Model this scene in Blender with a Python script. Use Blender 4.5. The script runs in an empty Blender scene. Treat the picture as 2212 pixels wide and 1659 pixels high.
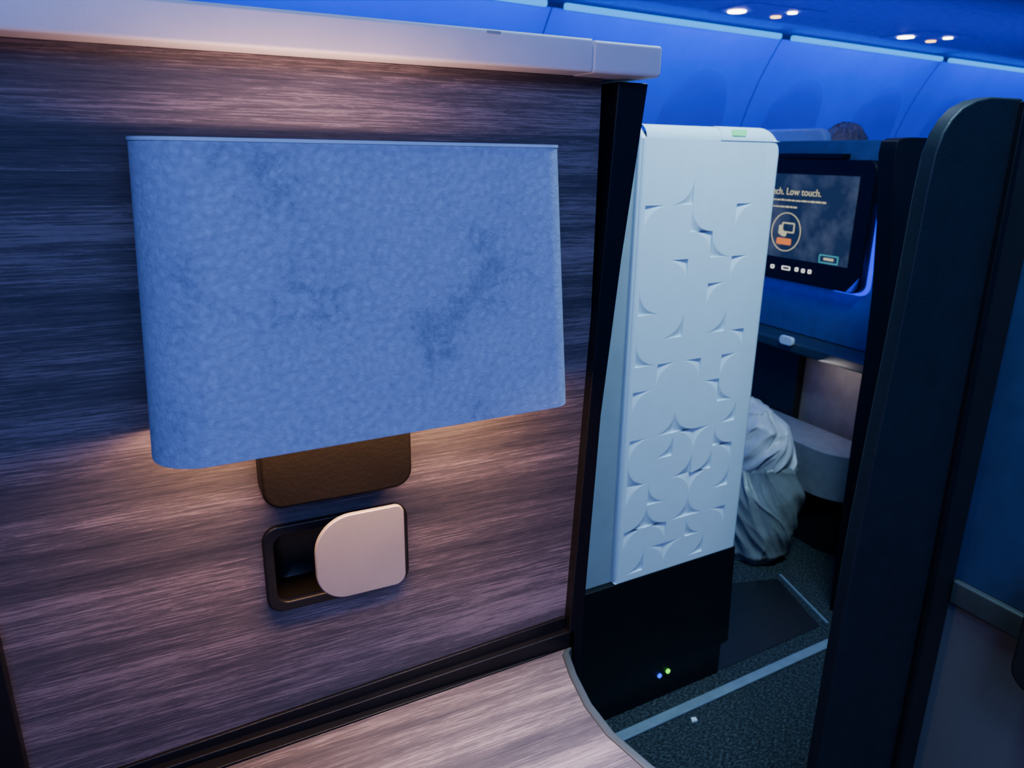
import bpy, bmesh, math, random
from mathutils import Vector, Matrix, noise as mnoise
random.seed(3)
S = bpy.context.scene
COL = S.collection
F = 1600.0
CAM = Vector((0, 0, 1.15))
AX = Vector((3354, 445, -1600)).normalized()
AZ = Vector((77, 5170, 1600)).normalized()
AY = AZ.cross(AX).normalized()
AX = AY.cross(AZ).normalized()

def ray(px, py):
    d = Vector((px-1106.0, 829.5-py, -F))/F
    return Vector((AX.dot(d), AY.dot(d), AZ.dot(d)))
def on_plane(px, py, p0, n):
    r = ray(px, py); n = Vector(n)
    return CAM + r*((Vector(p0)-CAM).dot(n)/r.dot(n))
def on_y(px, py, Y): return on_plane(px, py, (0, Y, 0), (0, 1, 0))
def on_x(px, py, X): return on_plane(px, py, (X, 0, 0), (1, 0, 0))
def on_z(px, py, Z): return on_plane(px, py, (0, 0, Z), (0, 0, 1))

# ---------------------------------------------------------------- camera
cd = bpy.data.cameras.new('camera'); cam = bpy.data.objects.new('camera', cd); COL.objects.link(cam)
cd.sensor_width = 36; cd.lens = F/2212*36; cd.clip_start = 0.02
R3 = Matrix((AX, AY, AZ))
cam.matrix_world = Matrix.Translation(CAM) @ R3.to_4x4()
cd.dof.use_dof = True; cd.dof.focus_distance = 0.70; cd.dof.aperture_fstop = 12
S.camera = cam

# ---------------------------------------------------------------- materials
def newmat(name):
    m = bpy.data.materials.new(name); m.use_nodes = True
    return m, m.node_tree, m.node_tree.nodes['Principled BSDF']
def lk(nt, a, b): nt.links.new(a, b)
def mat(name, col, rough=.5, metal=0, var=.12, vs=30, bump=0, bs=200, spec=.5, coat=0):
    m, nt, b = newmat(name)
    tc = nt.nodes.new('ShaderNodeTexCoord')
    n = nt.nodes.new('ShaderNodeTexNoise'); n.inputs['Scale'].default_value = vs; n.inputs['Detail'].default_value = 4
    lk(nt, tc.outputs['Object'], n.inputs['Vector'])
    r = nt.nodes.new('ShaderNodeValToRGB')
    r.color_ramp.elements[0].position = .3; r.color_ramp.elements[1].position = .7
    r.color_ramp.elements[0].color = (*[c*(1-var) for c in col], 1)
    r.color_ramp.elements[1].color = (*[min(1, c*(1+var)) for c in col], 1)
    lk(nt, n.outputs['Fac'], r.inputs[0]); lk(nt, r.outputs[0], b.inputs['Base Color'])
    b.inputs['Roughness'].default_value = rough; b.inputs['Metallic'].default_value = metal
    b.inputs['Specular IOR Level'].default_value = spec
    b.inputs['Coat Weight'].default_value = coat
    if bump:
        n2 = nt.nodes.new('ShaderNodeTexNoise'); n2.inputs['Scale'].default_value = bs; n2.inputs['Detail'].default_value = 3
        lk(nt, tc.outputs['Object'], n2.inputs['Vector'])
        bp = nt.nodes.new('ShaderNodeBump'); bp.inputs['Strength'].default_value = bump; bp.inputs['Distance'].default_value = .002
        lk(nt, n2.outputs['Fac'], bp.inputs['Height']); lk(nt, bp.outputs[0], b.inputs['Normal'])
    return m
def emis(name, col, st, base=(.02, .02, .02)):
    m, nt, b = newmat(name)
    b.inputs['Base Color'].default_value = (*base, 1)
    b.inputs['Emission Color'].default_value = (*col, 1); b.inputs['Emission Strength'].default_value = st
    return m

def wood_mat():
    m, nt, b = newmat('streaked_wood_laminate')
    tc = nt.nodes.new('ShaderNodeTexCoord')
    def noise(sc, s, det, dist=0, rough=.55, off=0):
        mp = nt.nodes.new('ShaderNodeMapping'); mp.inputs['Scale'].default_value = sc; mp.inputs['Location'].default_value = (off, off, off)
        lk(nt, tc.outputs['Object'], mp.inputs['Vector'])
        n = nt.nodes.new('ShaderNodeTexNoise'); n.inputs['Scale'].default_value = s
        n.inputs['Detail'].default_value = det; n.inputs['Distortion'].default_value = dist
        n.inputs['Roughness'].default_value = rough
        lk(nt, mp.outputs[0], n.inputs['Vector']); return n.outputs['Fac']
    def mth(op, a, bb):
        x = nt.nodes.new('ShaderNodeMath'); x.operation = op
        for i, v in enumerate((a, bb)):
            if isinstance(v, (int, float)): x.inputs[i].default_value = v
            else: lk(nt, v, x.inputs[i])
        return x.outputs[0]
    band = noise((.7, 17, 17), 1.5, 4, .1, .6, 1.7)
    flk = noise((13, 170, 170), 2.4, 10, .8, .84)
    fine = noise((9, 480, 480), 2.0, 4, .2, .7, 3.3)
    v = mth('ADD', mth('MULTIPLY', band, .44), mth('ADD', mth('MULTIPLY', flk, .34), mth('MULTIPLY', fine, .29)))
    r = nt.nodes.new('ShaderNodeValToRGB'); e = r.color_ramp.elements
    e[0].position = .43; e[0].color = (.036, .034, .046, 1)
    e[1].position = .68; e[1].color = (.40, .305, .320, 1)
    a = e.new(.510); a.color = (.078, .067, .079, 1)
    a = e.new(.546); a.color = (.108, .088, .100, 1)
    a = e.new(.562); a.color = (.185, .145, .157, 1)
    a = e.new(.615); a.color = (.245, .190, .203, 1)
    lk(nt, v, r.inputs[0]); lk(nt, r.outputs[0], b.inputs['Base Color'])
    b.inputs['Roughness'].default_value = .6; b.inputs['Specular IOR Level'].default_value = .25
    bp = nt.nodes.new('ShaderNodeBump'); bp.inputs['Strength'].default_value = .45; bp.inputs['Distance'].default_value = .0006
    lk(nt, mth('ADD', flk, fine), bp.inputs['Height']); lk(nt, bp.outputs[0], b.inputs['Normal'])
    return m
def shade_mat():
    m, nt, b = newmat('mottled_blue_suede')
    tc = nt.nodes.new('ShaderNodeTexCoord')
    def noise(s, det, dist=0, rough=.6, off=0):
        mp = nt.nodes.new('ShaderNodeMapping'); mp.inputs['Location'].default_value = (off, off*.7, off*1.3)
        lk(nt, tc.outputs['Object'], mp.inputs['Vector'])
        n = nt.nodes.new('ShaderNodeTexNoise'); n.inputs['Scale'].default_value = s
        n.inputs['Detail'].default_value = det; n.inputs['Distortion'].default_value = dist; n.inputs['Roughness'].default_value = rough
        lk(nt, mp.outputs[0], n.inputs['Vector']); return n.outputs['Fac']
    def mth(op, a, bb):
        x = nt.nodes.new('ShaderNodeMath'); x.operation = op
        for i, v in enumerate((a, bb)):
            if isinstance(v, (int, float)): x.inputs[i].default_value = v
            else: lk(nt, v, x.inputs[i])
        return x.outputs[0]
    tot = None
    for px, py, rad_, wt in ((615, 405, .040, .18), (530, 350, .030, .12), (720, 560, .055, .08), (1060, 590, .055, .17), (1100, 430, .030, .13), (925, 770, .045, .16), (975, 690, .04, .12), (650, 670, .05, .11), (1030, 880, .045, .12), (345, 620, .05, .12), (345, 900, .045, .10)):
        p = on_y(px, py, .503)
        vm = nt.nodes.new('ShaderNodeVectorMath'); vm.operation = 'DISTANCE'; vm.inputs[1].default_value = p
        lk(nt, tc.outputs['Object'], vm.inputs[0])
        q = nt.nodes.new('ShaderNodeMapRange'); q.interpolation_type = 'SMOOTHSTEP'
        q.inputs[1].default_value = rad_; q.inputs[2].default_value = 0; q.inputs[3].default_value = 0; q.inputs[4].default_value = wt
        lk(nt, vm.outputs['Value'], q.inputs[0])
        tot = q.outputs[0] if tot is None else mth('ADD', tot, q.outputs[0])
    a = noise(44, 4, .8, .65, .42); c = noise(150, 8, 1.0, .88)
    v = mth('ADD', mth('MULTIPLY', mth('ADD', mth('MULTIPLY', a, 1.1), mth('MULTIPLY', c, 1.2)), .5), tot)
    mr = nt.nodes.new('ShaderNodeMapRange'); mr.inputs[1].default_value = .55; mr.inputs[2].default_value = 1.05
    lk(nt, v, mr.inputs[0])
    r = nt.nodes.new('ShaderNodeValToRGB'); e = r.color_ramp.elements
    e[0].position = .0; e[0].color = (.61, .66, .82, 1)
    e[1].position = 1.0; e[1].color = (.17, .20, .29, 1)
    k = e.new(.26); k.color = (.56, .61, .77, 1)
    k = e.new(.48); k.color = (.38, .42, .56, 1)
    lk(nt, mr.outputs[0], r.inputs[0]); lk(nt, r.outputs[0], b.inputs['Base Color'])
    b.inputs['Roughness'].default_value = .85; b.inputs['Sheen Weight'].default_value = .1
    n3 = noise(190, 6, .6, .75)
    bp = nt.nodes.new('ShaderNodeBump'); bp.inputs['Strength'].default_value = 1.0; bp.inputs['Distance'].default_value = .0022
    lk(nt, n3, bp.inputs['Height']); lk(nt, bp.outputs[0], b.inputs['Normal'])
    return m
def carpet_mat():
    m, nt, b = newmat('dark_speckled_carpet')
    tc = nt.nodes.new('ShaderNodeTexCoord')
    mp = nt.nodes.new('ShaderNodeMapping'); mp.inputs['Scale'].default_value = (1, 2.2, 1); mp.inputs['Rotation'].default_value = (0, 0, .5)
    lk(nt, tc.outputs['Object'], mp.inputs['Vector'])
    n = nt.nodes.new('ShaderNodeTexNoise'); n.inputs['Scale'].default_value = 120; n.inputs['Detail'].default_value = 5; n.inputs['Roughness'].default_value = .8
    lk(nt, mp.outputs[0], n.inputs['Vector'])
    r = nt.nodes.new('ShaderNodeValToRGB'); e = r.color_ramp.elements
    e[0].position = .47; e[0].color = (.010, .015, .019, 1); e[1].position = .76; e[1].color = (.16, .21, .23, 1)
    lk(nt, n.outputs['Fac'], r.inputs[0]); lk(nt, r.outputs[0], b.inputs['Base Color'])
    b.inputs['Roughness'].default_value = .95; b.inputs['Specular IOR Level'].default_value = .2
    bp = nt.nodes.new('ShaderNodeBump'); bp.inputs['Strength'].default_value = .6; bp.inputs['Distance'].default_value = .003
    lk(nt, n.outputs['Fac'], bp.inputs['Height']); lk(nt, bp.outputs[0], b.inputs['Normal'])
    return m

M = dict(
    wood=wood_mat(), shade=shade_mat(), carpet=carpet_mat(),
    black=mat('satin_black_trim', (.005, .005, .007), .42, bump=.1, spec=.3),
    blackm=mat('matte_black', (.007, .008, .010), .6),
    pillar=mat('dark_slate_laminate', (.010, .016, .024), .5, bump=.15, bs=300, spec=.35),
    cap=mat('pale_cap_plastic', (.80, .70, .69), .42, var=.04, bump=.06, bs=500),
    white=mat('white_molded_plastic', (.78, .90, .94), .36, var=.02),
    greyshell=mat('grey_shell', (.30, .36, .39), .5, var=.05),
    paleshell=mat('pale_seat_shell', (.45, .55, .62), .5, var=.05),
    brown=mat('dark_brown_plastic', (.0048, .0038, .0033), .5, bump=.25, bs=300, spec=.15),
    silver=mat('satin_silver', (.42, .38, .36), .42, metal=.5, var=.04, bump=.15, bs=1200),
    navy=mat('navy_panel', (.04, .08, .25), .6),
    navyr=mat('slate_blue_panel', (.016, .040, .12), .6),
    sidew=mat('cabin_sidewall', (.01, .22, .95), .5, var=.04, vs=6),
    sidew2=mat('window_surround', (.01, .165, .78), .5, var=.04, vs=6),
    seam=mat('panel_gap', (.01, .11, .50), .7),
    ceil=mat('ceiling_panel', (.12, .18, .70), .6),
    rail=mat('grey_floor_rail', (.24, .31, .36), .4, metal=.2),
    plate=mat('dark_floor_plate', (.008, .010, .012), .4, bump=.1),
    rim=mat('pale_rim', (.85, .95, .95), .5),
    brownpanel=mat('taupe_panel', (.22, .20, .20), .6),
    greypanel=mat('grey_side_panel', (.10, .12, .15), .5, var=.06, vs=200),
    tealtrim=mat('slate_trim', (.035, .048, .058), .5),
    seatgrey=mat('grey_upholstery', (.16, .20, .24), .7, bump=.3, bs=400),
    seatpale=mat('pale_grey_upholstery', (.23, .25, .31), .6, bump=.1, bs=400),
    bag=mat('grey_bedding_fabric', (.22, .235, .25), .34, bump=.4, bs=45),
    pillow=mat('white_bedding_fabric', (.56, .54, .60), .40, bump=.4, bs=45),
    bezel=mat('gloss_black_bezel', (.003, .003, .004), .35, spec=.3),
    cream=emis('cream_screen_print', (.9, .85, .55), .7),
    orange=emis('orange_button', (.95, .25, .04), .9),
    teal=emis('teal_button', (.08, .45, .55), .7),
    wicon=emis('white_icon', (.9, .9, .9), 1.6),
    green=emis('green_indicator', (.10, 1.0, .40), .9, (.2, .6, .3)),
    gled=emis('green_led', (.12, 1, .02), 2.5), bled=emis('blue_led', (.0, .05, 1), 3),
    bglow=emis('blue_edge_light', (.0, .01, 1), 2.0),
    strip=emis('cyan_blue_light_strip', (.0, .30, 1), 1.9),
    lampw=emis('white_lamp', (1, .9, .72), 14), lampo=emis('warm_lamp', (1, .55, .2), 5),
    warm=emis('warm_light_bar', (1, .6, .28), 2),
    skin=mat('skin', (.50, .30, .21), .6), hair=mat('brown_hair', (.36, .22, .15), .6, var=.5, vs=120, bump=.8, bs=200),
    shirt=mat('dark_shirt', (.04, .05, .08), .9),
    eye=mat('dark_eye', (.02, .015, .01), .2), paper=mat('white_paper', (.8, .85, .85), .8),
)
def screen_mat():
    m, nt, b = newmat('screen_picture')
    tc = nt.nodes.new('ShaderNodeTexCoord'); n = nt.nodes.new('ShaderNodeTexNoise'); n.inputs['Scale'].default_value = 14; n.inputs['Detail'].default_value = 3
    lk(nt, tc.outputs['Object'], n.inputs['Vector'])
    r = nt.nodes.new('ShaderNodeValToRGB'); e = r.color_ramp.elements
    e[0].position = .45; e[0].color = (.014, .030, .07, 1); e[1].position = .68; e[1].color = (.06, .085, .15, 1)
    lk(nt, n.outputs['Fac'], r.inputs[0]); lk(nt, r.outputs[0], b.inputs['Emission Color'])
    b.inputs['Emission Strength'].default_value = .8; b.inputs['Base Color'].default_value = (.005, .005, .01, 1); b.inputs['Roughness'].default_value = .35
    return m
M['screen'] = screen_mat()

# ---------------------------------------------------------------- helpers
MW = {}
def tag(o, label=None, cat=None, group=None, kind=None):
    if label: o['label'] = label
    if cat: o['category'] = cat
    if group: o['group'] = group
    if kind: o['kind'] = kind
    return o
def root(name, loc, rz=0, label=None, cat=None, group=None, kind=None):
    o = bpy.data.objects.new(name, None); COL.objects.link(o); o.empty_display_size = .05
    o.location = loc; o.rotation_euler = (0, 0, rz)
    MW[o] = Matrix.Translation(Vector(loc)) @ Matrix.Rotation(rz, 4, 'Z')
    return tag(o, label, cat, group, kind)
def rebase(ob, parent):
    ob.parent = parent
    if parent in MW: ob.matrix_parent_inverse = MW[parent].inverted()
def obj(name, bm, m, parent=None, bevel=0, seg=2, smooth=True, ang=35, recalc=True, label=None, xf=None):
    if xf is not None: bm.transform(xf)
    if recalc: bmesh.ops.recalc_face_normals(bm, faces=bm.faces[:])
    me = bpy.data.meshes.new(name); bm.to_mesh(me); bm.free()
    me.materials.append(m)
    o = bpy.data.objects.new(name, me); COL.objects.link(o)
    if bevel:
        b = o.modifiers.new('bevel', 'BEVEL'); b.width = bevel; b.segments = seg; b.limit_method = 'ANGLE'; b.angle_limit = math.radians(40)
    if smooth:
        for p in me.polygons: p.use_smooth = True
        e = o.modifiers.new('n', 'WEIGHTED_NORMAL') if bevel else None
        me.set_sharp_from_angle(angle=math.radians(ang))
    if parent: rebase(o, parent)
    if label: o['label'] = label
    return o
def box(bm, x0, x1, y0, y1, z0, z1):
    v = [bm.verts.new((x, y, z)) for x in (x0, x1) for y in (y0, y1) for z in (z0, z1)]
    for f in ((0, 1, 3, 2), (4, 6, 7, 5), (0, 4, 5, 1), (2, 3, 7, 6), (0, 2, 6, 4), (1, 5, 7, 3)):
        bm.faces.new([v[i] for i in f])
    return bm
def bx(*a): return box(bmesh.new(), *a)
def prism(pts, axis, a, b, bm=None):
    bm = bm or bmesh.new()
    def P(u, v, w): return {'x': (w, u, v), 'y': (u, w, v), 'z': (u, v, w)}[axis]
    A = [bm.verts.new(P(u, v, a)) for u, v in pts]; B = [bm.verts.new(P(u, v, b)) for u, v in pts]
    bm.faces.new(A); bm.faces.new(B[::-1])
    n = len(pts)
    for i in range(n): bm.faces.new((A[i], B[i], B[(i+1) % n], A[(i+1) % n]))
    return bm
def rrect(u0, u1, v0, v1, r, n=8):
    """radii order: (u0v0, u1v0, u1v1, u0v1)"""
    if not isinstance(r, (tuple, list)): r = (r,)*4
    out = []
    for (cu, cv, a0, rr) in ((u0, v0, 180, r[0]), (u1, v0, 270, r[1]), (u1, v1, 0, r[2]), (u0, v1, 90, r[3])):
        ccu = cu + (rr if cu == u0 else -rr); ccv = cv + (rr if cv == v0 else -rr)
        for i in range(n+1):
            a = math.radians(a0 + 90*i/n); out.append((ccu+rr*math.cos(a), ccv+rr*math.sin(a)))
    return out
def ring(outer, inner, axis, a, b, outer2=None, inner2=None):
    bm = bmesh.new()
    def P(u, v, w): return {'x': (w, u, v), 'y': (u, w, v), 'z': (u, v, w)}[axis]
    L = [[bm.verts.new(P(u, v, w)) for u, v in o] for o, w in ((outer, a), (outer2 or outer, b), (inner, a), (inner2 or inner, b))]
    n = len(outer)
    for i in range(n):
        j = (i+1) % n
        for p, q in ((0, 1), (1, 3), (3, 2), (2, 0)):
            bm.faces.new((L[p][i], L[p][j], L[q][j], L[q][i]))
    return bm
def tube(p0, p1, r0, r1=None, n=16, bm=None):
    bm = bm or bmesh.new(); p0 = Vector(p0); p1 = Vector(p1); d = (p1-p0)
    q = d.to_track_quat('Z', 'Y').to_matrix().to_4x4()
    bmesh.ops.create_cone(bm, cap_ends=True, segments=n, radius1=r0, radius2=r0 if r1 is None else r1, depth=d.length,
                          matrix=Matrix.Translation((p0+p1)/2) @ q)
    return bm
def ell(c, r, bm=None, u=24, v=16):
    bm = bm or bmesh.new()
    bmesh.ops.create_uvsphere(bm, u_segments=u, v_segments=v, radius=1, matrix=Matrix.Translation(c) @ Matrix.Diagonal((*r, 1)))
    return bm
def area(name, loc, target, sx, sy, power, col, parent=None, spread=180):
    l = bpy.data.lights.new(name, 'AREA'); l.shape = 'RECTANGLE'; l.size = sx; l.size_y = sy; l.energy = power; l.color = col
    l.spread = math.radians(spread)
    o = bpy.data.objects.new(name, l); COL.objects.link(o)
    d = (Vector(target)-Vector(loc)).normalized()
    o.matrix_world = Matrix.Translation(loc) @ d.to_track_quat('-Z', 'Y').to_matrix().to_4x4()
    return o

# ================================================================ SETTING: our suite's wall (plane y = .60)
WY = .60
hx0, hx1, hz0, hz1 = .070, .184, .769, .837          # recess behind the hook
wl = root('wall_left', (0, WY, 0), kind='structure')
bm = bmesh.new()
for a in ((-.9, hx0, WY, .68, .0, 1.216), (hx1, .385, WY, .68, 0, 1.216), (hx0, hx1, WY, .68, 0, hz0), (hx0, hx1, WY, .68, hz1, 1.216)):
    box(bm, *a)
obj('wood_panel', bm, M['wood'], wl, smooth=False)
fr = bmesh.new()
def quadprism(pts, y0, y1): return prism(pts, 'y', y0, y1, fr)
quadprism([(.366, .0), (.386, .0), (.386, .66), (.388, .72), (.395, .90), (.409, 1.056), (.427, 1.213), (.395, 1.213), (.366, .60)], .588, .684)
box(fr, -.155, -.130, .588, .60, .637, 1.215)
quadprism([(-.9, .60), (.376, .60), (.376, .655), (-.05, .640), (-.9, .613)], .588, .60)
quadprism([(-.9, .60), (.368, .60), (.368, .669), (-.05, .648), (-.9, .611)], .5955, .60)
obj('panel_frame', fr, M['black'], wl, bevel=.0012)
obj('top_cap', prism(rrect(.5675, .695, 1.2165, 1.2425, (.003, .003, .003, .003), 5), 'x', -.9, .3535), M['cap'], wl)
obj('cap_end', prism(rrect(.5670, .697, 1.2160, 1.2415, (.004, .004, .003, .003), 5), 'x', .3543, .425), M['cap'], wl, bevel=.004, seg=4)
c = on_y(1068, 86, .566)
obj('cap_clip', prism(rrect(c.x-.006, c.x+.006, 1.2390, 1.2410, .0009, 4), 'y', .5668, .57), M['greyshell'], wl)

# ================================================================ console table (z .635)
tb = root('console_table', (0, .35, 0), label='wood-grain side console table with a dark curved rim below the lamp wall', cat='side table')
edge = [on_z(x, y, .635) for x, y in ((1207, 1386), (1214, 1415), (1230, 1462), (1262, 1527), (1310, 1590), (1392, 1662))]
pts = [(-.9, .530), (0, .5725), (edge[0].x, .587)] + [(e.x, e.y) for e in edge[1:]] + [(.385, .30), (.40, .1), (-.9, .1)]
obj('tabletop', prism(pts, 'z', .612, .635), M['wood'], tb, smooth=False)
rimo = [(p[0], p[1]) for p in pts[2:-1]]
bm = bmesh.new()
w = .009
A = []
for i, (x, y) in enumerate(rimo):
    A.append([bm.verts.new(q) for q in ((x, y, .600), (x, y, .6365), (x+w, y, .6365), (x+w, y, .600))])
for i in range(len(A)-1):
    for k in range(4): bm.faces.new((A[i][k], A[i][(k+1) % 4], A[i+1][(k+1) % 4], A[i+1][k]))
bm.faces.new(A[0]); bm.faces.new(A[-1][::-1])
obj('edge_rim', bm, M['tealtrim'], tb, bevel=.002)
obj('rear_ledge', prism([(-.9, .531), (0, .5735), (.366, .5872), (-.9, .5872)], 'z', .600, .6365), M['black'], tb, bevel=.001)
obj('cabinet_base', bx(-.9, .33, .12, .585, 0, .599), M['blackm'], tb, bevel=.003)

# ================================================================ wall lamp (flares towards the bottom)
lamp = root('wall_lamp', (.155, WY, .957), label='wide blue mottled fabric wall lamp mounted on the wood-grain wall', cat='lamp')
lzb, lzt = .9565, 1.1555
rad = (.034, .014, .008, .012)
def sh(g, x0, x1, y0, y1=.586): return rrect(x0+g, x1-g, y0+g, y1-g, tuple(r-g*.8 for r in rad), 10)
B = (-.010, .2985, .487); T = (.0005, .2990, .515)
bm = ring(sh(0, *B), sh(.003, *B), 'z', lzb, lzt, sh(0, *T), sh(.003, *T))
for v in bm.verts:
    if v.co.z < 1.0: v.co.z -= .0055*(.2985-v.co.x)/.31
obj('lamp_shade', bm, M['shade'], lamp, bevel=.0008)
obj('shade_rim', ring(sh(-.0006, *T), sh(.003, *T), 'z', lzt, lzt+.0022), M['rim'], lamp)
obj('mounting_bracket', prism(rrect(.064, .190, .871, .950, (.016, .016, .003, .003), 8), 'y', .572, .5995), M['brown'], lamp, bevel=.003, seg=3, label='dark brown rounded bracket under the shade')
obj('back_plate', bx(.08, .23, .5865, .5995, .951, 1.10), M['brown'], lamp, bevel=.001)
obj('light_bar', bx(.04, .27, .545, .555, 1.04, 1.05), M['warm'], lamp, bevel=.002)
area('lamp_down_light', (.145, .535, .972), (.145, .548, .5), .26, .03, 2.5, (1, .54, .27))
area('lamp_up_light', (.12, .536, 1.135), (.12, .541, 1.6), .16, .025, .34, (1, .58, .46))

# ================================================================ coat hook
hk = root('coat_hook', (.13, WY, .80), label='satin silver plate hook over a black recessed cup below the wall lamp', cat='hook')
fo = rrect(.0625, .1915, .7615, .8445, .014, 8); fi = rrect(.0715, .1825, .7705, .8355, .010, 8)
obj('recess_frame', ring(fo, fi, 'y', .5935, .5998), M['black'], hk, bevel=.002, seg=3)
bm = bmesh.new()
Lr = [[bm.verts.new((u, yy, v)) for u, v in rrect(.0715+k, .1825-k, .7705+k, .8355-k, .010, 8)] for k, yy in ((0, .5995), (.001, .615), (.004, .628), (.012, .633))]
n = len(Lr[0])
for a_, b_ in zip(Lr, Lr[1:]):
    for i in range(n): bm.faces.new((a_[i], a_[(i+1) % n], b_[(i+1) % n], b_[i]))
bm.faces.new(Lr[-1])
obj('recess_cup', bm, mat('cup_black', (.004, .0035, .003), .35, spec=.25), hk)
obj('hook_stem', tube((.150, .632, .812), (.150, .567, .822), .009), M['black'], hk)
obj('hook_plate', prism(rrect(.100, .1780, .782, .8595, (.026, .010, .008, .032), 14), 'y', .5615, .5665), M['silver'], hk, bevel=.0012, seg=3)

# ================================================================ near partition (right)
np_ = root('privacy_partition', (1.0, .68, 0), label='tall near dark slate partition with a rounded top corner at the right of the doorway', cat='partition')
pp = [(2112, 211), (2080, 218), (2050, 234), (2027, 258), (2008, 288), (1992, 330), (1972, 420), (1941, 590), (1908, 760), (1868, 960), (1832, 1140), (1793, 1360), (1742, 1659)]
pw = [on_y(x, y, .680) for x, y in pp]
ztop = on_y(2150, 208, .66).z
pz = [min(p.z, ztop) for p in pw]
poly = [(1.106, ztop)] + [(p.x, z_) for p, z_ in zip(pw, pz)] + [(pw[-1].x-.002, 0), (1.125, 0)]
obj('panel', prism(poly, 'y', .66, .682), M['pillar'], np_, bevel=.003, seg=3)
obj('edge_trim', prism([(1.098, ztop-.004), (1.117, 0), (1.131, 0), (1.112, ztop-.004)], 'y', .652, .672), M['black'], np_, bevel=.002)
obj('jamb', bx(1.132, 1.215, .675, .72, 0, 1.2), M['blackm'], np_, bevel=.003)
wr = root('wall_right', (1.22, 0, 0), kind='structure')
obj('upper_panel', bx(1.216, 1.25, -.9, .69, .45, 1.2), M['navyr'], wr, bevel=.002)
obj('lower_panel', bx(1.216, 1.25, -.9, .69, 0, .405), M['greypanel'], wr, bevel=.002)
obj('trim_rail', bx(1.205, 1.25, -.9, .673, .405, .45), M['tealtrim'], wr, bevel=.004)
obj('console_edge', prism(rrect(.15, .530, .36, .57, .035, 8), 'x', 1.15, 1.2045), M['blackm'], wr, bevel=.006, seg=3)

# ================================================================ FLOOR
tag(obj('floor', bx(-1.5, 7, -1.2, 3.2, -.05, 0), M['carpet'], None, smooth=False), kind='structure')
r0 = on_z(1335, 1592, .006); r1 = on_z(1782, 1391, .006); d = (r1-r0).normalized(); nn = Vector((-d.y, d.x, 0))
bm = bmesh.new()
a0 = r0-d*.6; a1 = r1+d*1.2
q = [a0-nn*.012, a1-nn*.012, a1+nn*.012, a0+nn*.012]
prism([(p.x, p.y) for p in q], 'z', 0, .006, bm)
tag(obj('trim_1', bm, M['rail'], None, bevel=.002), kind='structure')
p0 = on_z(1685, 1240, .004); p1 = on_z(1788, 1345, .004); d2 = (p1-p0).normalized(); n2 = Vector((-d2.y, d2.x, 0))
tag(obj('trim_2', prism([((p).x, (p).y) for p in (p0-n2*.003, p1-n2*.003, p1+n2*.003, p0+n2*.003)], 'z', 0, .004), M['rail'], None), kind='structure')
pl = [on_z(*t, .002) for t in ((1520, 1462), (1770, 1352), (1680, 1250), (1560, 1262), (1480, 1400))]
tag(obj('trim_3', prism([(p.x, p.y) for p in pl], 'z', 0, .002), M['plate'], None), kind='structure')
c = on_z(1498, 1554, .003)
bm = prism([(c.x-.007, c.y-.004), (c.x+.006, c.y-.006), (c.x+.008, c.y+.003), (c.x-.002, c.y+.006)], 'z', 0, .004)
tag(obj('paper_scrap', bm, M['paper'], None), 'tiny white scrap of paper lying on the dark aisle carpet', 'scrap')

# ================================================================ white patterned partition across the aisle
PH = math.radians(3)
PX, PY = .80, 1.080
XF = Matrix.Translation((PX, PY, 0)) @ Matrix.Rotation(PH, 4, 'Z')
def loc(px, py, off=0):
    n = Vector((-math.sin(PH), math.cos(PH), 0))
    p = on_plane(px, py, Vector((PX, PY, 0))+n*off, n); q = XF.inverted() @ p
    return q.x, q.z
ws = root('suite_partition', (PX, PY, 0), PH, label='white molded partition with quarter-circle relief across the aisle', cat='partition')
s_r = .302
vb = .331
ZT = 1.203
obj('shell', prism(rrect(-.40, s_r-.014, .33, ZT-.012, (.001, .001, .038, .02), 8), 'y', .001, .070), M['greyshell'], ws, bevel=.004, xf=XF)
yf = -.012
zc = ZT-.023
prof_top = [(yf, zc)] + [(yf+.022*(1-math.cos(t)), zc+.023*math.sin(t)) for t in [i*math.pi/16 for i in range(1, 9)]] + [(.074, ZT)]
def molded(ua, ub_, z0, off):
    """moulded skin with rounded top edge and rounded outer right corner"""
    bm = bmesh.new()
    us = [ua+(ub_-ua)*(1-(1-k/40)**2) for k in range(41)]
    P = [(yf, z0)] + [(yf, z0+(zc-z0)*k/6) for k in range(1, 6)] + prof_top
    R_, r2 = .044, .012
    G = []
    for u in us:
        du = max(0, u-(s_r-R_)); drop = R_-math.sqrt(max(0, R_*R_-du*du))
        d2 = max(0, u-(s_r-r2)); push = r2-math.sqrt(max(0, r2*r2-d2*d2))
        row = []
        for y, z in P:
            zz = z-drop if z > zc-.03 else z
            zz = min(z, max(zz, z0)) if z > zc-.03 else z
            row.append(bm.verts.new((u, min(.074, y+push)-off, zz+(off if z > ZT-.008 else 0))))
        G.append(row)
    for a, b in zip(G, G[1:]):
        for i in range(len(P)-1): bm.faces.new((a[i], b[i], b[i+1], a[i+1]))
    last = G[-1]; back = [bm.verts.new((v.co.x, .074, v.co.z)) for v in last]
    for i in range(len(P)-1): bm.faces.new((last[i], back[i], back[i+1], last[i+1]))
    first = G[0]; bk = [bm.verts.new((v.co.x, v.co.y+.004, v.co.z)) for v in first]
    for i in range(len(P)-1): bm.faces.new((bk[i], first[i], first[i+1], bk[i+1]))
    bmesh.ops.remove_doubles(bm, verts=bm.verts[:], dist=.00002)
    return bm
obj('border_frame', molded(.262, s_r, vb, 0), M['white'], ws, ang=50, xf=XF)
rows = [".d...", "a.c.a", "..bc.", ".b..a", "c..a.", ".d.d.", "c...b", ".ab.a", "a..bc", ".dc.d", "adbac", "c.ddb", "acbad", "dcdc.", "ab.cb", "dbad."]
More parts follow.
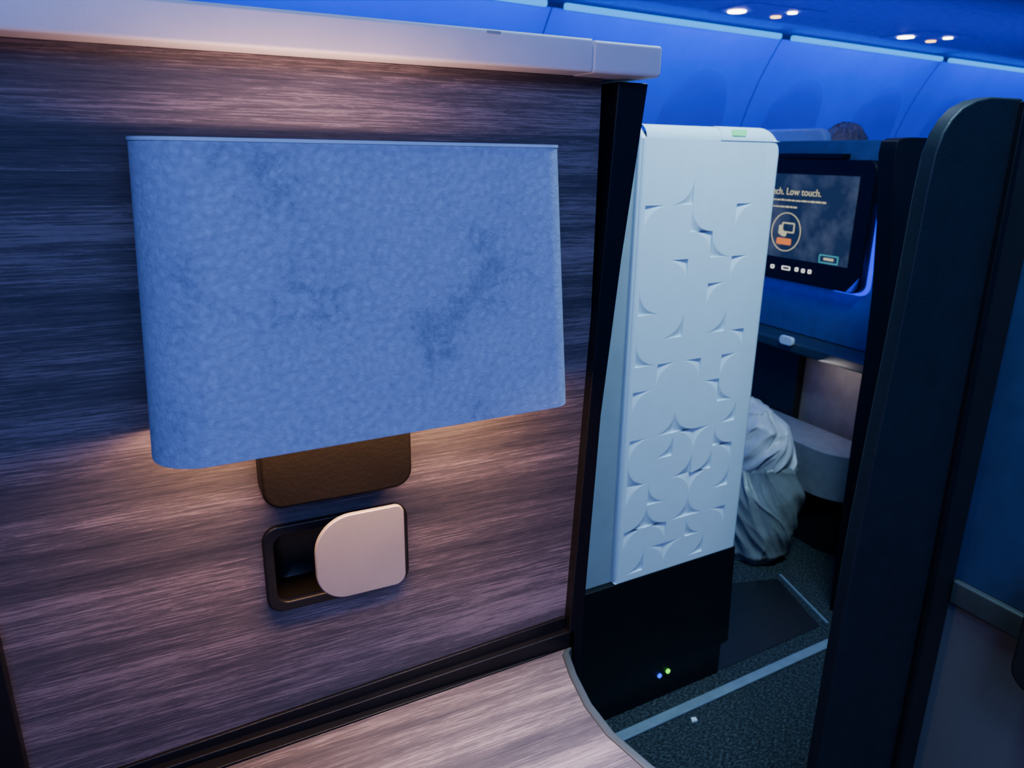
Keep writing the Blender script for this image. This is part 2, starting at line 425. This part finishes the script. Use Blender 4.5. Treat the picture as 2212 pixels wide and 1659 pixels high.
u0, u1 = -.016, .254; v1 = 1.118; rowh = .0483; cw = (u1-u0)/5
H = .0050
bm = bmesh.new(); cache = {}
def V(u, y, v, c_=None):
    c_ = cache if c_ is None else c_
    k = (round(u, 5), round(y, 5), round(v, 5))
    if k not in c_: c_[k] = bm.verts.new((u, y, v))
    return c_[k]
walls = {}
NA = 14
KS = (0, .06, .13, .22, .35, .5, .7, .85)
def dep(k): return H*(k**1.0*(1.2-.2*k))*min(1, (k/.22))**.5
for r in range(16):
    for cix in range(5):
        ch = rows[r][cix]
        L_, R_ = u0+cix*cw, u0+(cix+1)*cw; T_, B_ = v1-r*rowh, v1-(r+1)*rowh
        if ch == '.':
            bm.faces.new([V(L_, yf, B_), V(R_, yf, B_), V(R_, yf, T_), V(L_, yf, T_)])
            continue
        cr = {}
        cu = L_ if ch in 'ac' else R_; cv = T_ if ch in 'ab' else B_
        ou = R_ if ch in 'ac' else L_; ov = B_ if ch in 'ab' else T_
        arc = [(ou+(cu-ou)*math.cos(t*math.pi/2/NA), ov+(cv-ov)*math.sin(t*math.pi/2/NA)) for t in range(NA+1)]
        inner = [[(a+(cu-a)*k, b_+(cv-b_)*k, yf+dep(k)) for a, b_ in arc] for k in KS]
        O = V(ou, yf, ov)
        for i in range(NA):
            bm.faces.new((O, V(arc[i][0], yf, arc[i][1]), V(arc[i+1][0], yf, arc[i+1][1])))
        for ka in range(len(KS)-1):
            for i in range(NA):
                q = [inner[ka][i], inner[ka][i+1], inner[ka+1][i+1], inner[ka+1][i]]
                bm.faces.new([V(a, y, b_, cr) for a, b_, y in q])
        C = V(cu, yf+H, cv, cr)
        for i in range(NA):
            q = inner[-1]
            bm.faces.new((V(q[i][0], q[i][2], q[i][1], cr), V(q[i+1][0], q[i+1][2], q[i+1][1], cr), C))
        for side in (0, NA):
            key = (round(cu, 5), round(cv, 5), round(arc[side][0], 5), round(arc[side][1], 5))
            walls.setdefault(key, []).append(([(inner[k][side]) for k in range(len(KS))], (cu, cv)))
bt = v1-16*rowh
def quad(a):
    bm.faces.new([bm.verts.new(p) for p in a])
UL, UR = -.030, .262
quad([(UL+.008, yf, vb), (u0, yf, vb), (u0, yf, v1), (UL+.008, yf, v1)])
quad([(u1, yf, vb), (UR, yf, vb), (UR, yf, v1), (u1, yf, v1)])
quad([(UL+.008, yf, v1), (UR, yf, v1), (UR, yf, zc), (UL+.008, yf, zc)])
if bt > vb: quad([(u0, yf, vb), (u1, yf, vb), (u1, yf, bt), (u0, yf, bt)])
La = [(bm.verts.new((UL+.008, y_, z_)), bm.verts.new((UR, y_, z_))) for y_, z_ in prof_top]
for p, q in zip(La, La[1:]): bm.faces.new((p[0], p[1], q[1], q[0]))
le = [(UL+.008-.008*math.sin(t), yf+.010*(1-math.cos(t))) for t in [i*math.pi/12 for i in range(7)]] + [(UL, .003)]
Lb = [(bm.verts.new((u_, y_, vb)), bm.verts.new((u_, y_, zc)), bm.verts.new((u_, max(y_, .010), ZT-.002))) for u_, y_ in le]
for p, q in zip(Lb, Lb[1:]):
    bm.faces.new((p[0], q[0], q[1], p[1])); bm.faces.new((p[1], q[1], q[2], p[2]))
bm.normal_update()
for f in bm.faces:
    if f.normal.y > 0 or (abs(f.normal.y) < 1e-4 and f.normal.z < 0): f.normal_flip()
for key, lst in walls.items():
    if len(lst) > 1: continue
    pts_, (cu, cv) = lst[0]
    bm.faces.new([bm.verts.new((a, y, b_)) for a, b_, y in pts_] + [bm.verts.new((cu, yf+H, cv)), bm.verts.new((cu, yf, cv))])
quad([(UL, yf, vb), (UR, yf, vb), (UR, .012, vb), (UL, .012, vb)])
obj('relief_panel', bm, M['white'], ws, ang=30, recalc=False, xf=XF)
a1_ = loc(1560, 280, -.012); a2_ = loc(1578, 303, -.012)
obj('corner_cap', molded(a1_[0], s_r+.0004, a2_[1], .0011), M['white'], ws, ang=50, xf=XF)
g = loc(1594, 286, -.008)
obj('indicator_light', prism(rrect(g[0]-.017, g[0]+.017, g[1]-.0055, g[1]+.0045, .003, 4), 'y', -.0136, .003), M['green'], ws, xf=XF, label='green glowing indicator')
obj('kick_base', prism([(-.40, 0), (.292, 0), (.292, .075), (.314, .08), (.302, .3295), (-.40, .3295)], 'y', -.012, .07), M['black'], ws, bevel=.003, xf=XF)
for px, py, mm, nm in ((1424, 1459, 'bled', 'blue_indicator'), (1442, 1449, 'gled', 'green_indicator')):
    u, v = loc(px, py, -.012)
    obj(nm, tube((u, -.015, v), (u, -.011, v), .005), M[mm], ws, xf=XF)

# ================================================================ far partition across the aisle
def fpw(px, py): return loc(px, py, .035)
e = [fpw(*t) for t in ((1935, 297), (1915, 299), (1903, 305), (1897, 330), (1893, 480), (1882, 640), (1866, 780), (1847, 900), (1826, 1050), (1805, 1200), (1790, 1330))]
poly = [(1.05, e[0][1])] + e + [(e[-1][0]+.002, 0), (1.05, 0)]
fo_ = obj('privacy_partition', prism(poly, 'y', -.005, .035), M['black'], None, bevel=.006, seg=3, xf=XF)
tag(fo_, 'farther plain black partition between the video screen and the near slate partition', 'partition')

# ================================================================ opposite suite interior (screen wall at x=1.9)
tag(obj('wall_front', bx(1.905, 1.96, 1.16, 2.38, .60, 1.205), M['navy'], None, bevel=.004), kind='structure')
fw = root('footwell_cabinet', (1.95, 1.7, 0), label='dark footwell cabinet with a shelf edge and pale latch below the screen', cat='cabinet')
obj('shelf', prism(rrect(1.80, 1.985, .565, .599, .008, 4), 'y', 1.17, 2.35), M['tealtrim'], fw, bevel=.002)
y0 = on_x(1735, 820, 1.9).y
obj('back_panel', bx(1.90, 1.95, 1.17, y0, 0, .564), M['brownpanel'], fw, bevel=.002)
obj('side_panel', bx(1.87, 1.95, y0, 2.35, 0, .564), M['blackm'], fw, bevel=.002)
c = on_x(1703, 735, 1.80)
obj('latch', prism(rrect(c.y-.027, c.y+.027, c.z-.014, c.z+.014, .011, 6), 'x', 1.787, 1.80), M['rim'], fw, bevel=.003)
area('footwell_fill', (1.78, 1.50, .56), (1.91, 1.42, .45), .12, .02, .13, (1, .85, .75))  # added fill to lighten the back panel; no lamp is fitted under the shelf

# screen
sn = root('seat_screen', (1.88, 1.73, .8), label='black-framed video screen with text, circle icon and orange and teal buttons', cat='screen')
SX = 1.862
obj('bezel', prism(rrect(1.472, 1.995, .772, 1.150, .028, 8), 'x', SX, 1.895), M['bezel'], sn, bevel=.004, seg=3)
obj('display', bx(SX-.001, SX+.001, 1.522, 1.962, .845, 1.105), M['screen'], sn, smooth=False)
obj('edge_light', prism(rrect(1.464, 1.60, .764, 1.03, (.03, .02, .003, .003), 6), 'x', 1.896, 1.903), M['bglow'], sn)
area('screen_edge_glow', (1.88, 1.458, .85), (1.905, 1.40, .80), .02, .2, .35, (.01, .03, 1))
area('screen_under_glow', (1.87, 1.72, .765), (1.905, 1.72, .6), .45, .02, .15, (.01, .05, 1))
obj('top_mount', bx(1.87, 1.904, 1.60, 1.86, 1.151, 1.167), M['bezel'], sn, bevel=.003)
def text(body, size, y_right, z, name, m, align='RIGHT'):
    c = bpy.data.curves.new(name, 'FONT'); c.body = body; c.size = size; c.align_x = align; c.extrude = .0003
    t = bpy.data.objects.new(name+'_tmp', c); COL.objects.link(t)
    bpy.context.view_layer.update()
    me = bpy.data.meshes.new_from_object(t.evaluated_get(bpy.context.evaluated_depsgraph_get()))
    bpy.data.objects.remove(t)
    me.materials.clear(); me.materials.append(m)
    mt = Matrix(((0, 0, -1, SX-.0018), (-1, 0, 0, y_right), (0, 1, 0, z), (0, 0, 0, 1)))
    me.transform(mt)
    o = bpy.data.objects.new(name, me); COL.objects.link(o); rebase(o, sn); return o
c = on_x(1775, 424, SX)
text('High tech. Low touch.', .0305, c.y, c.z-.002, 'headline_text', M['cream'])
rt = random.Random(5)
for (pb, yy) in ((1785, 439), (1722, 449)):
    A_ = on_x(pb, yy, SX); bm = bmesh.new(); y_ = A_.y
    while y_ < 1.925:
        L_ = rt.uniform(.006, .022); box(bm, SX-.0018, SX-.001, y_, y_+L_, A_.z-.0018, A_.z+.0018+rt.uniform(0, .0015)); y_ += L_+.0035
    obj('text_line', bm, M['cream'], sn, smooth=False)
c = on_x(1698, 501, SX); cy, cz = c.y, c.z
circ = lambda R: [(cy+R*math.cos(t*math.pi/24), cz+R*math.sin(t*math.pi/24)) for t in range(48)]
obj('circle_outline', ring(circ(.061), circ(.0585), 'x', SX-.0022, SX-.001), M['cream'], sn)
bm = ring(rrect(cy-.034, cy+.018, cz-.002, cz+.030, .004, 3), rrect(cy-.030, cy+.014, cz+.002, cz+.026, .002, 3), 'x', SX-.0022, SX-.001)
prism([(cy+.012, cz-.014), (cy+.03, cz-.006), (cy+.030, cz+.018), (cy+.022, cz+.022), (cy+.016, cz+.008), (cy-.004, cz-.004), (cy+.0, cz-.014)], 'x', SX-.0024, SX-.001, bm)
obj('hand_icon', bm, M['cream'], sn, smooth=False)
obj('orange_button', prism(rrect(cy-.026, cy+.034, cz-.040, cz-.020, .004, 3), 'x', SX-.0022, SX-.001), M['orange'], sn)
c = on_x(1790, 561, SX)
bm = ring(rrect(c.y-.036, c.y+.036, c.z-.013, c.z+.013, .003, 3), rrect(c.y-.032, c.y+.032, c.z-.009, c.z+.009, .002, 3), 'x', SX-.0022, SX-.001)
obj('teal_button', bm, M['teal'], sn)
obj('teal_button_caption', bx(SX-.002, SX-.001, c.y-.018, c.y+.018, c.z-.003, c.z+.004), M['cream'], sn)
for x_, y_, w_ in ((1669, 575, .007), (1698, 579, .017), (1721, 582, .006), (1735, 585, .006), (1749, 587, .006)):
    c = on_x(x_, y_, SX)
    obj('control_icon', ring(rrect(c.y-w_, c.y+w_, c.z-.006, c.z+.006, .003, 3), rrect(c.y-w_+.0025, c.y+w_-.0025, c.z-.0035, c.z+.0035, .001, 3), 'x', SX-.0022, SX+.0005), M['wicon'], sn)

# footrest
ot = root('footrest', (1.8, 1.56, 0), label='pale grey rounded footrest under the shelf beside the bedding bag', cat='footrest')
obj('cushion', prism(rrect(1.705, 1.865, 1.28, 1.80, (.14, .02, .02, .06), 14), 'z', .195, .335), M['seatpale'], ot, bevel=.036, seg=7)
obj('base', prism(rrect(1.755, 1.865, 1.33, 1.78, (.08, .02, .02, .05), 8), 'z', 0, .194), M['blackm'], ot, bevel=.004)

# bedding bag : draped sack of bedding, folds and creases
bb = root('bedding_bag', (1.58, 1.50, 0), label='crumpled grey bag of white bedding slumped on the floor below the screen', cat='bedding')
def sack(base, top, prof, ax, ay, seed, nf, amp, twist, flat=0):
    bm = bmesh.new(); rnd = random.Random(seed); NT, NU = 110, 240
    ph = [rnd.uniform(0, 6.28) for _ in range(6)]
    def R(t):
        for (a, ra), (b, rb) in zip(prof, prof[1:]):
            if t <= b:
                k = (t-a)/(b-a); k = k*k*(3-2*k); return ra+(rb-ra)*k
        return prof[-1][1]
    rows_ = []
    for i in range(NT+1):
        t = i/NT; c = Vector(base).lerp(Vector(top), t); row = []
        for j in range(NU):
            a = j*2*math.pi/NU; th = a+twist*t
            w1 = mnoise.noise(Vector((math.cos(a), math.sin(a), t*1.8+seed)))*3.0
            w2 = mnoise.noise(Vector((math.cos(th)*2.0, math.sin(th)*2.0, t*2.4+seed)))
            f = math.sin(nf*th+w1+ph[0])
            f3 = 1-abs(mnoise.noise(Vector((math.cos(th)*3, math.sin(th)*3, t*2.0-seed))))*3
            f4 = 1-abs(mnoise.noise(Vector((math.cos(th)*7, math.sin(th)*7, t*4+seed))))*3
            soft = 1-abs(f)**.7*1.2
            k = R(t)*(1+amp*(soft*.6+f3*.50+f4*.12)+.08*w2)
            row.append(bm.verts.new((c.x+ax*k*math.cos(a), c.y+ay*k*math.sin(a), max(flat, c.z+.012*f*math.sin(t*math.pi)+.01*w1*t*.6))))
        rows_.append(row)
    for p, q in zip(rows_, rows_[1:]):
        for j in range(NU): bm.faces.new((p[j], p[(j+1) % NU], q[(j+1) % NU], q[j]))
    bm.faces.new(rows_[0][::-1]); bm.faces.new(rows_[-1])
    return bm
obj('bag_body', sack((1.560, 1.485, .003), (1.60, 1.50, .33), [(0, .74), (.10, .94), (.35, 1.06), (.62, 1.06), (.85, .85), (1, .25)], .100, .120, 4, 4, .10, 2.0), M['bag'], bb, ang=80)
obj('bedding', sack((1.585, 1.53, .20), (1.58, 1.56, .465), [(0, .5), (.25, .95), (.5, 1.02), (.75, .86), (.92, .5), (1, .1)], .084, .138, 9, 5, .11, -2.2), M['pillow'], bb, ang=80, label='white crumpled bedding on top')

# ================================================================ CABIN (rotated 5.5 deg)
PC = math.radians(5.5)
CX = Matrix.Rotation(PC, 4, 'Z')
prof = [(0, 2.50), (.3, 2.60), (.6, 2.67), (.9, 2.69), (1.1, 2.685), (1.2, 2.672), (1.3, 2.65), (1.4, 2.612), (1.5, 2.565), (1.58, 2.517), (1.63, 2.485), (1.665, 2.46)]
def NZ(z):
    for (za, na), (zb, nb) in zip(prof, prof[1:]):
        if z <= zb: return na+(nb-na)*(z-za)/(zb-za)
    return prof[-1][1]
wf = root('wall_far', (0, 2.6, 0), kind='structure')
bounds = [-3.3, -2.05, -.82, .43, 1.69, 2.95, 4.24, 5.5, 6.8]
for a_, b_ in zip(bounds, bounds[1:]):
    bm = bmesh.new(); g_ = .003
    L_ = [(bm.verts.new((a_+g_, n_, z_)), bm.verts.new((b_-g_, n_, z_))) for z_, n_ in prof]
    for p, q in zip(L_, L_[1:]): bm.faces.new((p[0], p[1], q[1], q[0]))
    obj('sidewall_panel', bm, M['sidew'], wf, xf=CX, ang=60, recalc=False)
bm = bmesh.new()
L_ = [(bm.verts.new((-3.3, n_+.006, z_)), bm.verts.new((6.8, n_+.006, z_))) for z_, n_ in prof]
for p, q in zip(L_, L_[1:]): bm.faces.new((p[0], p[1], q[1], q[0]))
obj('panel_backing', bm, M['seam'], wf, xf=CX, recalc=False)
for i, sc in enumerate((1.92, 2.61, 3.30, 3.98, 4.68)):
    bm = bmesh.new()
    ks = [1, .96, .8, .6, .4, .2]
    lay = []
    for k in ks:
        rr = []
        for t in range(48):
            a = t*math.pi/24; ca, sa = math.cos(a), math.sin(a)
            z_ = 1.26+.265*k*(abs(sa)**.85)*(1 if sa > 0 else -1)
            rr.append(bm.verts.new((sc+.205*k*(abs(ca)**.85)*(1 if ca > 0 else -1), NZ(z_)-(.001 if k == 1 else .004), z_)))
        lay.append(rr)
    for p, q in zip(lay, lay[1:]):
        for t in range(48): bm.faces.new((p[t], p[(t+1) % 48], q[(t+1) % 48], q[t]))
    bm.faces.new(lay[-1])
    tag(obj('window_%d' % (i+1), bm, M['sidew2'], None, xf=CX, recalc=False, ang=60), kind='structure')
tag(obj('ceiling', bx(-3.3, 6.8, 1.35, 2.62, 1.70, 1.74), M['ceil'], None, xf=CX, smooth=False), kind='structure')
labs = ['cyan light strip segment at the top edge above the lamp wall cap', 'long bright cyan-blue light strip above the white partition',
        'middle cyan-blue light strip segment between the two ceiling lamp clusters', 'short blue light strip segment at the upper right picture edge']
k = 0
for a_, b_ in zip(bounds[3:7], bounds[4:8]):
    bm = prism(rrect(2.424, 2.450, 1.659, 1.681, .008, 4), 'x', a_+.045, b_-.045)
    tag(obj('light_strip', bm, M['strip'], None, xf=CX), labs[k], 'light strip', 'cabin light strips'); k += 1
for a_ in (-.8, .45, 1.7, 2.95, 4.25, 5.5):
    m_ = CX @ Vector((a_+.63, 2.26, 1.640)); t_ = CX @ Vector((a_+.63, 2.70, 1.22))
    l = area('strip_light', m_, t_, 1.2, .05, 3.9, (.0, .11, 1))
    dd = (Vector(t_)-Vector(m_)).normalized(); xx = (CX.to_3x3() @ Vector((1, 0, 0))).normalized(); zz = -dd; yy = zz.cross(xx).normalized()
    l.matrix_world = Matrix.Translation(m_) @ Matrix((xx, yy, zz)).transposed().to_4x4()
for gi, (lab, pts_) in enumerate((('nearer cluster of one white and two warm lamps on the cabin ceiling', ((1592, 22, 'lampw', .035), (1676, 34, 'lampo', .020), (1712, 25, 'lampw', .018))),
                     ('farther cluster of one white and two warm lamps on the cabin ceiling', ((1957, 78, 'lampw', .035), (2011, 87, 'lampo', .022), (2048, 80, 'lampw', .020))))):
    cc = [on_z(a, b_, 1.699) for a, b_, *_ in pts_]; mid = sum(cc, Vector())/3
    rl = root('ceiling_light', (mid.x, mid.y, 1.70), 0, lab, 'ceiling light', 'ceiling lamp clusters')
    dx = max(abs(q.x-mid.x) for q in cc)+.07; dy = max(abs(q.y-mid.y) for q in cc)+.06
    obj('panel', prism(rrect(mid.x-dx, mid.x+dx, mid.y-dy, mid.y+dy, .03, 5), 'z', 1.6965, 1.6995), M['ceil'], rl)
    for q, (_, _, mm, r_) in zip(cc, pts_):
        obj('lamp', tube((q.x, q.y, 1.6915), (q.x, q.y, 1.696), r_), M[mm], rl)

# ================================================================ next suite: seat and person
st = root('passenger_seat', (2.85, 2.45, 0), label='pale grey passenger seat shell beyond the screen wall', cat='seat')
obj('back_shell', prism(rrect(2.20, 2.56, .10, 1.268, (.01, .01, .05, .05), 8), 'x', 2.46, 2.50), M['paleshell'], st, bevel=.01, seg=3)
obj('backrest', prism(rrect(2.22, 2.54, .42, 1.10, .05, 8), 'x', 2.502, 2.60), M['seatgrey'], st, bevel=.02, seg=3)
obj('seat_cushion', prism(rrect(2.604, 3.08, 2.18, 2.56, .04, 8), 'z', .30, .42), M['seatgrey'], st, bevel=.02, seg=3)
obj('seat_base', bx(2.52, 3.02, 2.22, 2.52, 0, .299), M['blackm'], st, bevel=.005)

pr = root('person', (2.78, 2.38, .42), label='seated person with brown hair, only the crown showing above the screen wall', cat='person')
def skin_mesh(name, joints, edges, mtl, parent, sub=2):
    me = bpy.data.meshes.new(name); me.from_pydata([j[0] for j in joints], edges, []); me.update()
    o = bpy.data.objects.new(name, me); COL.objects.link(o)
    sk = o.modifiers.new('skin', 'SKIN'); sk.use_smooth_shade = True
    if not me.skin_vertices: me.skin_vertices.new(name='')
    for i, j in enumerate(joints):
        r_ = j[1]; me.skin_vertices[0].data[i].radius = r_ if isinstance(r_, tuple) else (r_, r_)
    me.skin_vertices[0].data[0].use_root = True
    sb = o.modifiers.new('sub', 'SUBSURF'); sb.levels = sub; sb.render_levels = sub
    me.materials.append(mtl); rebase(o, parent); return o
hx, hy = 2.78, 2.385
J = [((hx, hy, .53), (.12, .10)), ((hx-.02, hy, .70), (.12, .09)), ((hx-.01, hy, .88), (.15, .10)), ((hx+.0, hy, .985), (.07, .07)), ((hx+.01, hy, 1.07), .05),
     ((hx+.01, hy, 1.10), .048)]
E = [(0, 1), (1, 2), (2, 3), (3, 4), (4, 5)]
for s in (1, -1):
    b0 = len(J)
    J += [((hx-.005, hy+.155*s, .94), .052), ((hx+.05, hy+.19*s, .68), .042), ((hx+.26, hy+.13*s, .60), .032), ((hx+.30, hy+.12*s, .59), .026)]
    E += [(2, b0), (b0, b0+1), (b0+1, b0+2), (b0+2, b0+3)]
    b0 = len(J)
    J += [((hx+.06, hy+.09*s, .51), .085), ((hx+.42, hy+.10*s, .51), .062), ((hx+.44, hy+.10*s, .28), .055), ((hx+.43, hy+.10*s, .08), .038), ((hx+.53, hy+.105*s, .045), .035), ((hx+.60, hy+.11*s, .035), .025)]
    E += [(0, b0), (b0, b0+1), (b0+1, b0+2), (b0+2, b0+3), (b0+3, b0+4), (b0+4, b0+5)]
skin_mesh('body', J, E, M['shirt'], pr)
bm = ell((hx+.015, hy, 1.178), (.095, .076, .110))
for v in bm.verts:
    if v.co.z < 1.15: v.co.y = hy+(v.co.y-hy)*(1-.9*(1.15-v.co.z)*3)
ell((hx+.113, hy, 1.163), (.016, .012, .022), bm, 12, 8)
for s in (1, -1): ell((hx+.005, hy+.077*s, 1.173), (.018, .008, .028), bm, 12, 8)
hd = obj('head', bm, M['skin'], pr, ang=80)
for s in (1, -1): obj('eye', ell((hx+.098, hy+.03*s, 1.185), (.010, .013, .008), None, 12, 8), M['eye'], hd)
obj('mouth', ell((hx+.100, hy, 1.121), (.008, .022, .005)), mat('lips', (.35, .12, .10), .5), hd)
bm = ell((hx+.002, hy, 1.203), (.106, .090, .098), u=64, v=40)
for v in bm.verts:
    a = math.atan2(v.co.y-hy, v.co.x-hx)
    v.co += (v.co-Vector((hx, hy, 1.2))).normalized()*(.004*math.sin(23*a+9*v.co.z*10)+.003*math.sin(41*a))
bmesh.ops.delete(bm, geom=[v for v in bm.verts if v.co.x > hx+.062 and v.co.z < 1.228], context='VERTS')
obj('hair', bm, M['hair'], pr, ang=80, recalc=False)
for s in (1, -1):
    HJ = [((hx+.30, hy+.12*s, .59), (.018, .028)), ((hx+.36, hy+.115*s, .582), (.014, .034))]; HE = [(0, 1)]
    for f_, (dy, ln) in enumerate(((-.027, .06), (-.009, .072), (.009, .067), (.026, .052))):
        b0 = len(HJ)
        HJ += [((hx+.375, hy+.115*s+dy, .582), .008), ((hx+.375+ln*.5, hy+.115*s+dy*1.1, .580), .0075), ((hx+.375+ln, hy+.115*s+dy*1.15, .568), .006)]
        HE += [(1, b0), (b0, b0+1), (b0+1, b0+2)]
    b0 = len(HJ)
    HJ += [((hx+.335, hy+.115*s-.036*s, .580), .009), ((hx+.37, hy+.115*s-.055*s, .572), .008)]
    HE += [(0, b0), (b0, b0+1)]
    skin_mesh('hand', HJ, HE, M['skin'], pr, 1)

# ================================================================ LIGHT
w = bpy.data.worlds.new('world'); S.world = w; w.use_nodes = True
w.node_tree.nodes['Background'].inputs[0].default_value = (.01, .06, .46, 1)
w.node_tree.nodes['Background'].inputs[1].default_value = .5
area('cabin_blue_key', (-.05, -.9, 1.75), (.10, .6, 1.0), 1.2, .5, 19, (.21, .36, 1.0))
area('aisle_ceiling_light', (.95, .60, 2.05), (1.0, 1.15, .7), .5, .2, 14.5, (.46, .80, 1.0), spread=130)
area('violet_console_light', (.35, .16, 1.25), (.24, .34, .6), .2, .2, 1.3, (.78, .74, 1.0), spread=45)
area('screen_wall_fill', (1.5, 1.6, 2.0), (1.75, 1.5, .3), .4, .3, 4.5, (.62, .72, 1.0))
area('right_wall_fill', (.6, -.2, 1.6), (1.2, .4, .3), .3, .3, 1.2, (.5, .6, 1.0), spread=70)
area('warm_hair_fill', (2.6, 2.1, 2.0), (2.78, 2.38, 1.2), .1, .1, 4.0, (1, .8, .65), spread=60)  # added only to brighten the hair, not a cabin fixture
area('ceiling_blue_fill', (3.0, 2.0, 1.25), (3.0, 2.3, 1.7), 2.5, .2, 3.5, (.04, .12, 1.0), spread=140)  # fill added to make the ceiling brighter and bluer; no fixture hangs here
